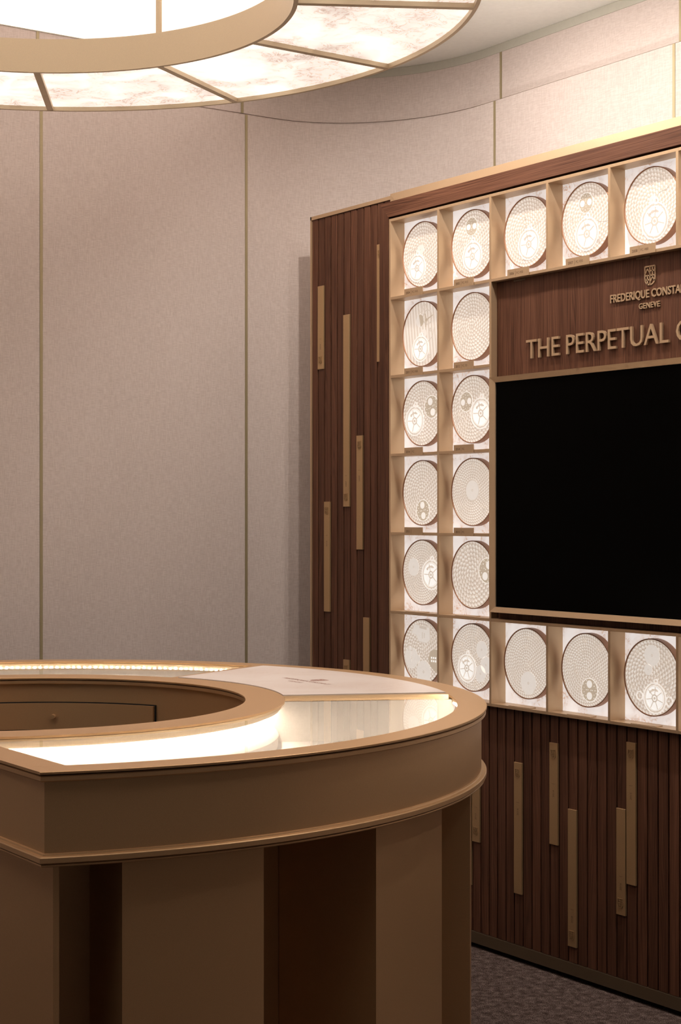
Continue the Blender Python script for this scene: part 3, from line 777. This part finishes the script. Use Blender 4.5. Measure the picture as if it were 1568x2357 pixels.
def b_14b(e):
    moon(e, -.32, .24, .29, 0.1); balance(e, .38, -.14, .46); screw(e, .46, .70, .08); screw(e, -.74, -.24, .08); screw(e, .28, -.78, .08)
    outline(e, smooth_curve([(-.6, .4), (-.45, .6), (-.2, .62), (0, .4), (.15, .5), (.3, .35), (.1, .2)])); outline(e, smooth_curve([(-.72, .0), (-.7, -.15), (-.4, -.28), (-.36, -.55), (-.2, -.66), (.0, -.55)]))
def b_15a(e): moon(e, .02, -.55, .32, pi * .55); screw(e, -.02, .0, .05); outline(e, [(-.08, .78), (.08, .78)]); outline(e, [(0, .78), (0, .68)]); outline(e, smooth_curve([(.38, -.78), (.6, -.5), (.75, -.3)])); screw(e, -.6, -.55, .05)
def b_15b(e): plain_disc(e, -.02, .05, .30); relief('wheel_rim', 'g_shade', e, lambda bm: line(bm, circ(-.02, .05, .31), .02, .0012, True)); screw(e, .02, .84, .06); screw(e, -.60, -.50, .06); screw(e, .52, -.56, .07); screw(e, -.75, .34, .05); screw(e, .02, -.28, .04)
def b_r5a(e):
    plain_disc(e, -.46, .16, .28); balance(e, .44, -.06, .46); screw(e, .30, .80, .08); screw(e, -.72, -.52, .07); screw(e, .42, -.68, .08)
    outline(e, smooth_curve([(-.82, .2), (-.6, .52), (-.3, .44), (-.1, .6), (.12, .5), (.1, .3)])); outline(e, smooth_curve([(-.7, -.25), (-.45, -.36), (-.3, -.62), (-.15, -.7), (-.02, -.55)])); outline(e, smooth_curve([(.4, .85), (.42, .55), (.2, .32)]))
def b_r5b(e):
    moon(e, .66, .14, .36, pi * .35); screw(e, -.30, .72, .09); screw(e, .56, .72, .09); screw(e, -.10, -.74, .09); screw(e, .06, -.02, .10); screw(e, -.66, .62, .05)
    outline(e, smooth_curve([(.6, .60), (.38, .58), (.28, .35), (.24, .0), (.3, -.25), (.18, -.35), (.1, -.5), (.18, -.62), (.42, -.52), (.6, -.5)]))
def b_r6a(e):
    def board(bm): fill(bm, [(-.42, .88), (.36, .80), (.40, .40), (.22, .28), (-.20, .32), (-.34, .52), (-.56, .56)], 0, .0007)
    p = relief('circuit_board', 'g_smooth', e, board)
    relief('board_edge', 'g_shade', p, lambda bm: (line(bm, [(-.42, .86), (.36, .78), (.40, .40), (.22, .28), (-.20, .32), (-.34, .52), (-.56, .56)], .02, .0012, True), line(bm, [(-.15, .78), (.22, .74)], .08, .0014), line(bm, [(0, .62), (0, .42)], .03, .0013), line(bm, [(.1, .6), (.1, .44)], .03, .0013)))
    for u, v, a, b in ((.06, .12, .09, .14), (.50, .36, .07, .11), (-.62, .10, .10, .18)): relief('chip', 'g_shade', e, lambda bm, u=u, v=v, a=a, b=b: line(bm, [(u - a, v - b / 2), (u + a, v - b / 2), (u + a, v + b / 2), (u - a, v + b / 2)], .03, .0014, True))
    plain_disc(e, -.58, -.22, .34); relief('coil_arm', 'g_smooth', e, lambda bm: (line(bm, [(-.66, .15), (-.60, -.35)], .06, .0018), fill(bm, [(-.5, -.15), (-.2, -.1), (-.08, -.22), (-.2, -.36), (-.5, -.34)], 0, .0014)))
    t = relief('tan_plate', 'g_tan', e, lambda bm: fill(bm, [(.30, -.18), (.42, .06), (.62, .12), (.8, .1), (.9, -.3), (.7, -.62), (.44, -.45), (.34, -.34)], 0, .0008))
    relief('window', 'g_white', t, lambda bm: [fill(bm, [(.44 + .1 * i, -.12 - .1 * j), (.50 + .1 * i, -.12 - .1 * j), (.50 + .1 * i, -.18 - .1 * j), (.44 + .1 * i, -.18 - .1 * j)], .0006, .0012) for i in range(3) for j in range(2)])
    plain_disc(e, .06, -.62, .36); screw(e, .05, -.05, .07); screw(e, -.3, .2, .06)
def b_r6b(e):
    for u, v, r, t in ((.42, .26, .27, 26), (.62, -.18, .26, 26), (.36, -.46, .26, 24)): plain_disc(e, u, v, r, t)
    balance(e, -.28, -.34, .42, True)
    for u, v in ((-.24, .80), (.26, .84), (-.34, .60), (.08, .62), (-.46, .36), (-.70, .30), (-.72, -.02), (-.55, -.10), (.14, .06), (-.14, -.86), (.10, -.82), (.16, -.94), (.60, -.62), (.64, -.80)): screw(e, u, v, .055)
    outline(e, smooth_curve([(-.05, .85), (-.02, .4), (.05, .25), (.16, .3), (.2, .85)])); outline(e, smooth_curve([(-.85, .15), (-.5, .2), (-.2, .1), (0, .2), (-.05, .0), (.1, -.2), (.15, -.5), (-.05, -.75)])); outline(e, smooth_curve([(-.45, .55), (-.52, .25), (-.3, .14)])); outline(e, smooth_curve([(.1, -.7), (.4, -.85), (.7, -.6)]))
def b_b3(e): plain_disc(e, .04, -.56, .33); screw(e, .02, -.02, .09); screw(e, .06, .76, .08); screw(e, .38, .80, .08); screw(e, -.04, .48, .06); screw(e, -.5, -.5, .07); screw(e, .5, -.62, .07); outline(e, smooth_curve([(.18, -.92), (.35, -.7), (.46, -.6)])); screw(e, -.62, .7, .03)
def b_b4(e):
    moon(e, .10, -.54, .31, pi * .5); screw(e, -.80, .22, .08); screw(e, .52, .62, .08); screw(e, .70, -.52, .07); screw(e, .02, -.02, .07); screw(e, -.1, .8, .04)
    outline(e, smooth_curve([(.72, -.62), (.52, .1), (.34, .7), (.1, .88), (-.2, .84), (-.36, .62), (-.36, .3), (-.5, .05), (-.42, -.2), (-.26, -.36)])); outline(e, [(-.34, .50), (-.04, .46)], .025); outline(e, smooth_curve([(-.25, -.45), (-.3, -.65), (-.1, -.88)]))
def b_b5(e):
    plain_disc(e, .0, .58, .29, 30); plain_disc(e, -.14, .20, .15); balance(e, .10, -.54, .40, True); screw(e, -.56, .62, .08); screw(e, -.72, -.32, .07); screw(e, .64, -.36, .08); screw(e, .06, -.02, .08); screw(e, .62, .64, .06)
    relief('star_wheel', 'g_shade', e, lambda bm: line(bm, circ(.56, -.04, .13, 20, -pi * 1.1, .3), .05, .0014)); outline(e, [(.12, .2), (.36, -.06)]); outline(e, smooth_curve([(.25, .4), (.45, .48), (.55, .3)]))
    relief('lug', 'g_line', e, lambda bm: (line(bm, circ(-.46, -.52, .11, 20), .03, .0016, True), line(bm, circ(.62, -.58, .12, 20), .03, .0016, True)))

DISCS = [(0, 5, 'pearl', 'backlit engraved disc in the top corner cell, above the 2004 plate', b_2004),
         (1, 5, 'pearl', 'backlit moon phase disc second in the top row, above the 2005 plate', b_2005),
         (2, 5, 'pearl', 'backlit balance wheel disc third in the top row, above the 2006 plate', b_2006),
         (3, 5, 'pearl', 'backlit moon phase disc fourth in the top row, above the 2007 plate', b_2007),
         (4, 5, 'pearl', 'backlit disc with a caged wheel fifth in the top row, above the 2008 plate', b_2008),
         (0, 4, 'stripe', 'backlit striped disc with small clock hands', b_2011),
         (1, 4, 'pearl', 'backlit disc of plain engraved scales beside the sign board', b_2012),
         (0, 3, 'pearl', 'backlit disc with balance wheel beside a half hidden moon phase', b_14a),
         (1, 3, 'pearl', 'backlit disc with moon phase and half hidden balance wheel beside the screen', b_14b),
         (0, 2, 'pearl', 'backlit disc of scales with tan moon phase at its foot in the outer column', b_15a),
         (1, 2, 'pearl_fine', 'backlit disc of concentric scales with a smooth round centre', b_15b),
         (0, 1, 'pearl_fine', 'backlit disc with smooth wheel and half hidden balance wheel', b_r5a),
         (1, 1, 'pearl_coarse', 'backlit coarse scaled disc with moon phase cut by the screen frame', b_r5b),
         (0, 0, 'pearl', 'backlit disc engraved with circuit board above the counter rim', b_r6a),
         (1, 0, 'pearl_fine', 'backlit disc covered in gears and screws above the counter rim', b_r6b),
         (2, 0, 'pearl_fine', 'backlit scaled disc with smooth wheel at its foot under the screen', b_b3),
         (3, 0, 'pearl_fine', 'backlit disc with starry moon phase under the screen', b_b4),
         (4, 0, 'pearl', 'backlit disc with toothed wheel at the top under the screen', b_b5)]
ROWS = ('bottom', 'fifth', 'fourth', 'third', 'second', 'top'); COLS = {5: 'sixth', 6: 'seventh', 7: 'eighth', 8: 'ninth'}
KIT = [('pearl', b_2006), ('pearl_fine', b_b3), ('pearl', b_15a), ('pearl', b_14b), ('stripe', b_2011), ('pearl_coarse', b_2012)]
for i, (c, r) in enumerate((c, r) for c, r in CELLS if c >= 5):     # the far end of the case, beyond the screen
    DISCS.append((c, r, KIT[i % 6][0], 'backlit engraved disc in the %s cell of the %s row' % (COLS[c], ROWS[r]), KIT[i % 6][1]))
for c, r, fc, lb, fn in DISCS: disc(c, r, fc, lb, fn)

# ------------------------------------------------------------------ year plates
def year_plate(c, j, year, code, label, flat=False):
    x0 = X_K(c) + 0.0865; x1 = x0 + 0.102; z = Z_J(j)
    if not flat:
        e = box('year_plate', x0, x1, Y0 - 0.0022, Y0 - 0.0002, z - 0.0045, z + 0.0225, 'brass')
        if year: small_text('year_text', year, x0 + 0.010, z + 0.0045, 0.0078, Y0 - 0.0024, 'engrave', e, False, 0.012)
        box('divider_line', x0 + 0.0385, x0 + 0.0391, Y0 - 0.0025, Y0 - 0.0022, z, z + 0.0165, 'engrave', e)
        if code: small_text('code_text', code, x0 + 0.0445, z + 0.0048, 0.0074, Y0 - 0.0024, 'engrave', e)
    else:
        zt_ = z + h2 + 0.0003
        e = from_py('year_plate', [(x0, Y0 + 0.002, zt_), (x1, Y0 + 0.002, zt_), (x1, Y0 + 0.027, zt_), (x0, Y0 + 0.027, zt_), (x0, Y0 + 0.002, zt_ + 0.0014), (x1, Y0 + 0.002, zt_ + 0.0014), (x1, Y0 + 0.027, zt_ + 0.0030), (x0, Y0 + 0.027, zt_ + 0.0030)],
                    [(0, 1, 2, 3), (4, 5, 6, 7), (0, 1, 5, 4), (1, 2, 6, 5), (2, 3, 7, 6), (3, 0, 4, 7)], 'brass')
    tag(e, label, 'name plate', 'small brass year plates on the shelves')
for c, j, yr, cd, lb in ((0, 5, '2004', 'FC-910', 'upright brass plate under the top corner disc, reading 2004'), (1, 5, '2005', 'FC-915', 'upright brass plate under the second disc of the top row, reading 2005'),
                         (2, 5, '2006', 'FC-930', 'first upright brass plate along the sign board, reading 2006'), (3, 5, '2007', 'FC-935', 'second upright brass plate along the sign board, reading 2007'),
                         (4, 5, '2008', 'FC-980', 'third upright brass plate along the sign board, reading 2008'), (0, 4, '2011', 'FC-938', 'upright brass plate under the striped disc, reading 2011'),
                         (1, 4, '2012', 'FC-70', 'upright brass plate under the plain scaled disc, reading 2012'), (0, 3, '2014', 'FC', 'upright brass plate under the balance wheel disc of the outer column, reading 2014'),
                         (1, 3, '2014', 'FC', 'upright brass plate beside the screen under the moon phase disc, reading 2014'), (0, 2, '2015', '', 'upright brass plate under the tan moon phase disc of the outer column'),
                         (1, 2, '2015', 'FC', 'upright brass plate under the concentric disc with smooth centre')):
    year_plate(c, j, yr, cd, lb)
for c, j, lb in ((0, 1, 'brass plate lying flat under the smooth wheel disc of the outer column'), (1, 1, 'brass plate lying flat under the coarse scaled disc'),
                 (2, 0, 'brass plate lying flat below the disc with smooth wheel at its foot'), (3, 0, 'brass plate lying flat below the starry moon phase disc'),
                 (4, 0, 'brass plate lying flat below the toothed wheel disc')):
    year_plate(c, j, '', '', lb, True)

# ------------------------------------------------------------------ round display counter
ct = empty('display_counter'); tag(ct, 'C-shaped bronze display counter with glass vitrines and marble top', 'counter')
RO, RI, YC = 1.122, 0.575, -0.388
ZTOP = 0.958
# fascia with its upper and lower mouldings
moulding('upper_moulding', [(-0.004, 0.9508), (0.0085, 0.9508), (0.0105, 0.9490), (0.0105, 0.9420), (0.0085, 0.9400), (0.0, 0.9385)], RO, RI, YC, 'bronze', ct)
moulding('fascia', [(0.0, 0.945), (0.0, 0.8145)], RO, RI, YC, 'bronze', ct)
moulding('lower_moulding', [(0.0, 0.8150), (0.0035, 0.8140), (0.0045, 0.8115), (0.0105, 0.8105), (0.0120, 0.8085), (0.0120, 0.8000), (0.0105, 0.7985), (0.0030, 0.7982), (0.0030, 0.7970), (0.0085, 0.7968), (0.0095, 0.7955), (0.0095, 0.7940), (0.0080, 0.7925), (-0.02, 0.7925)], RO, RI, YC, 'bronze', ct)
cut_sweep('soffit', [(RO - 0.004, 0.794), (RI + 0.006, 0.794), (RI + 0.006, 0.799), (RO - 0.004, 0.799)], YC + 0.004, 'bronze', ct)
cut_sweep('shadow_gap', [(RO - 0.006, 0.944), (RO - 0.006, 0.9534), (RO - 0.012, 0.9534), (RO - 0.012, 0.944)], YC + 0.006, 'dark', ct)
# top rims (flat plates)
G0, G1 = 0.657, 1.066
YG = YC + 0.058
cut_sweep('top_rim', [(G1, 0.9532), (RO + 0.0125, 0.9532), (RO + 0.0128, 0.9570), (RO + 0.0118, ZTOP), (G1, ZTOP)], YC - 0.0125, 'bronze', ct)
cut_sweep('top_rim', [(RI - 0.0125, 0.9532), (G0, 0.9532), (G0, ZTOP), (RI - 0.0118, ZTOP), (RI - 0.0128, 0.9570)], YC - 0.0125, 'bronze', ct)
for s in (1, -1):
    x0, x1 = sqrt(G0 ** 2 - YC ** 2) - 0.012, sqrt(G1 ** 2 - YC ** 2)
    P = [(s * sqrt(G0 ** 2 - (YC - .0125) ** 2), YC - 0.0125), (s * sqrt(G1 ** 2 - (YC - .0125) ** 2), YC - 0.0125), (s * sqrt(G1 ** 2 - YG ** 2), YG), (s * sqrt(G0 ** 2 - YG ** 2), YG)]
    prism('end_rim', P, 0.9532, ZTOP, 'bronze', ct)
    P = [(s * sqrt(G0 ** 2 - YG ** 2), YG), (s * sqrt(G1 ** 2 - YG ** 2), YG), (s * sqrt(G1 ** 2 - (YG + .004) ** 2), YG + .004), (s * sqrt(G0 ** 2 - (YG + .004) ** 2), YG + .004)]
    prism('end_reveal', P, 0.935, 0.9532, 'bronze', ct)
A_M0, A_M1 = 64.6, 113.6             # marble section
sector('divider_rail', G0, G1, 63.0, A_M0, 0.9460, ZTOP + 0.0006, 'brass', ct)
sector('divider_rail', G0, G1, A_M1, 115.4, 0.9460, ZTOP, 'bronze', ct)
slab = sector('marble_top', G0 + 0.001, G1 - 0.001, A_M0 + 0.15, A_M1 - 0.1, 0.945, ZTOP + 0.0022, 'slab', ct)
# print on the marble: emblem, name, place, readable from inside the counter
def top_text(body, xc, y, h, width, bold=0.01):
    me = text_mesh(body, bold); xs = [v.co.x for v in me.vertices]; x0, x1 = min(xs), max(xs); sx = width / (x1 - x0)
    for v in me.vertices: v.co = (xc + (v.co.x - (x0 + x1) / 2) * sx, y + v.co.y * h / 0.7, ZTOP + 0.0025)
    return link('printed_name', me, 'ink', slab)
top_text('FREDERIQUE CONSTANT', 0.028, 0.822, 0.0150, 0.215)
top_text('GENEVE', 0.028, 0.790, 0.0110, 0.062)
bm = bmesh.new()
for pts, t in crest_bars(): ribbon(bm, pts, t, lambda u, v, h: (0.028 + u * 0.034, 0.868 + v * 0.034, ZTOP + 0.0023 + h), 0.0003)
from_bm('printed_emblem', bm, 'ink', slab)
# glass panes
cut_sweep('glass_pane', [(G0 - 0.004, 0.9512), (G1 + 0.004, 0.9512), (G1 + 0.004, 0.9531), (G0 - 0.004, 0.9531)], YG - 0.004, 'glass', ct, 90, a_to=63.3)
cut_sweep('glass_pane', [(G0 - 0.004, 0.9512), (G1 + 0.004, 0.9512), (G1 + 0.004, 0.9531), (G0 - 0.004, 0.9531)], YG - 0.004, 'glass', ct, 90, a_from=115.2)
# vitrine trays: floor, stepped inner wall, outer wall, end walls, brass reveal under the rims, LED strips
ZF = 0.848
def led_dots(a_from, a_to, r=1.0738):
    b0 = math.degrees(asin((YC + 0.04) / r)); lo = b0 if a_from is None else a_from + 0.6; hi = 180 - b0 if a_to is None else a_to - 0.6
    bm = bmesh.new(); n = int((hi - lo) / 0.89)
    for i in range(n):
        a = radians(lo + 0.4 + 0.89 * i); v = box_bm(bm, -0.0016, 0.0, -0.003, 0.003, 0.9375, 0.9405)
        bmesh.ops.transform(bm, matrix=Matrix.Rotation(a, 4, 'Z') @ Matrix.Translation((r, 0, 0)), verts=v)
    o = from_bm('led_strip', bm, 'led_dot', ct); o['kind'] = 'stuff'
    return o
for a_from, a_to in ((None, 63.2), (115.2, None)):
    cut_sweep('tray_floor', [(0.60, ZF - 0.006), (1.10, ZF - 0.006), (1.10, ZF), (0.60, ZF)], YC + 0.012, 'liner', ct, 90, a_from, a_to)
    cut_sweep('tray_plinth', [(0.598, ZF), (0.640, ZF), (0.642, 0.874), (0.638, 0.880), (0.616, 0.899), (0.614, 0.903), (0.614, 0.934), (0.598, 0.934)], YC + 0.012, 'liner', ct, 90, a_from, a_to)
    cut_sweep('tray_wall', [(1.094, ZF), (1.104, ZF), (1.104, 0.936), (1.094, 0.936)], YC + 0.012, 'liner', ct, 90, a_from, a_to)
    cut_sweep('inner_reveal', [(0.612, 0.932), (0.630, 0.930), (0.644, 0.936), (0.650, 0.944), (0.650, 0.9510), (0.600, 0.9510), (0.600, 0.934)], YC + 0.012, 'brass_lamp', ct, 90, a_from, a_to)
    cut_sweep('outer_reveal', [(1.074, 0.9510), (1.074, 0.936), (1.084, 0.930), (1.108, 0.930), (1.108, 0.9510)], YC + 0.012, 'brass_lamp', ct, 90, a_from, a_to)
    led_dots(a_from, a_to)
    cut_sweep('led_strip', [(0.617, 0.9288), (0.626, 0.9288), (0.626, 0.9300), (0.617, 0.9300)], YC + 0.03, 'led', ct, 90, a_from, a_to)
for s in (1, -1):
    x0, x1 = s * 0.470, s * 1.02
    P = [(x0, YC + 0.012), (x1, YC + 0.012), (x1 + s * .004, YC + 0.02), (x0, YC + 0.02)]
    prism('tray_end', P, ZF, 0.94, 'liner', ct)
for a in (62.9, 115.4): sector('tray_side', 0.60, 1.10, a, a + 0.4, ZF - 0.004, 0.9455, 'liner', ct)
# staff side: inner wall with curved drawers
cut_sweep('inner_wall', [(RI + 0.001, 0.0), (RI + 0.012, 0.0), (RI + 0.012, 0.80), (RI + 0.001, 0.80)], YC + 0.02, 'bronze', ct)
def drawer(a0, a1, z0, z1):
    d = sector('drawer', RI - 0.012, RI - 0.0046, a0, a1, z0, z1, 'bronze', ct)
    bmb = bmesh.new(); am = radians((a0 + a1) / 2); zc = (z0 + z1) / 2
    bmesh.ops.create_cone(bmb, cap_ends=True, segments=24, radius1=0.0065, radius2=0.0058, depth=0.016)
    bmesh.ops.transform(bmb, matrix=Matrix.Translation(((RI - 0.020) * cos(am), (RI - 0.020) * sin(am), zc)) @ Matrix.Rotation(am, 4, 'Z') @ Matrix.Rotation(-pi / 2, 4, 'Y'), verts=bmb.verts)
    from_bm('knob', bmb, 'bronze', d, 40)
    g = sector('drawer_gap', RI - 0.0045, RI - 0.0006, a0 - 0.3, a1 + 0.3, z0 - 0.0028, z1 + 0.0028, 'dark', d)
    return d
D0, D1 = 114.7, 174.4
for dz in ((0.8165, 0.8885), (0.640, 0.812), (0.46, 0.636)): drawer(D0, D1, *dz)
# base: deep pilasters between dark recesses, drum behind
cut_sweep('base_drum', [(0.835, 0.0), (0.845, 0.0), (0.845, 0.795), (0.835, 0.795)], YC + 0.03, 'bronze', ct)
RB = 1.098
for k in range(7):
    a = -13.0 + 30.0 * k
    sector('pilaster', 0.846, RB, a, a + 14.6, 0.0, 0.7935, 'bronze', ct)
for s in (1, -1):
    P = [(s * 0.585, YC + 0.024), (s * sqrt(RB ** 2 - (YC + .024) ** 2), YC + 0.024), (s * sqrt(RB ** 2 - (YC + .034) ** 2), YC + 0.034), (s * 0.585, YC + 0.034)]
    prism('end_panel', P, 0.0, 0.7935, 'bronze', ct)

# ------------------------------------------------------------------ ring lamp
lp = empty('ring_pendant_lamp', (0, 0, 2.636)); tag(lp, 'large brass ring pendant lamp with backlit stone panels', 'pendant lamp')
lpi = Matrix.Translation((0, 0, -2.636))
L0, L1, ZL = 0.678, 1.128, 2.636
def lampart(o): o.matrix_parent_inverse = lpi; return o
lampart(sector('inner_band', L0, L0 + 0.011, 0, 360, ZL, ZL + 0.093, 'brass_lamp', lp))
lampart(sector('outer_band', L1 - 0.010, L1, 0, 360, ZL, ZL + 0.093, 'brass_lamp', lp))
lampart(sector('tray', L0 + 0.011, L1 - 0.010, 0, 360, ZL + 0.070, ZL + 0.074, 'brass_lamp', lp))
for k in range(12):
    a = 0.4 + 30 * k
    wr = 0.0095
    P = []
    ca, sa = cos(radians(a)), sin(radians(a))
    for r, t in ((L0 + .010, -wr), (L1 - .009, -wr), (L1 - .009, wr), (L0 + .010, wr)): P.append((r * ca - t * sa, r * sa + t * ca))
    lampart(prism('rib', P, ZL + 0.0005, ZL + 0.03, 'brass_lamp', lp))
    lampart(sector('stone_diffuser', L0 + 0.0115, L1 - 0.0105, a + 0.4, a + 29.6, ZL + 0.012, ZL + 0.020, 'diffuser', lp))
for k in range(3):
    a = radians(121 + 120 * k); x, y = (L0 + 0.017) * cos(a), (L0 + 0.017) * sin(a)
    bmr = bmesh.new(); box_bm(bmr, -0.006, 0.006, -0.006, 0.006, 0, H_CEIL - 0.0292 - (ZL + 0.074))
    bmesh.ops.transform(bmr, matrix=Matrix.Translation((x, y, ZL + 0.074)) @ Matrix.Rotation(a, 4, 'Z'), verts=bmr.verts)
    lampart(from_bm('suspension_rod', bmr, 'brass_lamp', lp))

# ------------------------------------------------------------------ track spotlights before the display wall (above the frame)
ZM = H_CEIL - 0.0292
YT = 1.40
tr = box('light_track', -0.9, 2.25, YT - 0.016, YT + 0.016, ZM - 0.022, ZM, 'plaster', None, 0.002)
tag(tr, 'slim white light track along the ceiling before the display wall', 'light track')
for x, nth in ((-0.5, 'first'), (0.4, 'second'), (1.3, 'third'), (2.2, 'fourth')):
    e = empty('track_spotlight', (x, YT, ZM - 0.0225)); tag(e, nth + ' white track spotlight counted from the rounded corner', 'spotlight', 'track spotlights')
    tilt = Matrix.Translation((0, 0, -0.03)) @ Matrix.Rotation(radians(30), 4, 'X')
    def can(name, prof, material):
        n = 28; V = []; F = []; k = len(prof)
        for i in range(n):
            a = 2 * pi * i / n; V += [tilt @ Vector((r * cos(a), r * sin(a), z)) for r, z in prof]
        for i in range(n):
            for q in range(k - 1): F.append((k * i + q, k * i + q + 1, k * ((i + 1) % n) + q + 1, k * ((i + 1) % n) + q))
        F.append(tuple(k * i for i in range(n)))
        return from_py(name, V, F, material, e, 40)
    can('lamp_head', [(0.024, 0.016), (0.030, 0.008), (0.030, -0.055), (0.026, -0.055), (0.026, -0.050)], 'plaster')
    can('lens', [(0.0255, -0.0495), (0.0255, -0.0505)], 'lens')
    bms = bmesh.new(); box_bm(bms, -0.006, 0.006, -0.006, 0.006, -0.03, 0.0); from_bm('swivel', bms, 'plaster', e)
    ld = bpy.data.lights.new('spot_beam', 'SPOT'); lo = bpy.data.objects.new('spot_beam', ld); COL.objects.link(lo)
    ld.energy = SPOT_W; ld.color = (1.0, 0.92, 0.84); ld.spot_size = radians(160); ld.spot_blend = 0.5; ld.shadow_soft_size = 0.02
    lo.location = Vector((x, YT, ZM - 0.0225)) + tilt @ Vector((0, 0, -0.058)); lo.rotation_euler = (radians(30), 0, 0)
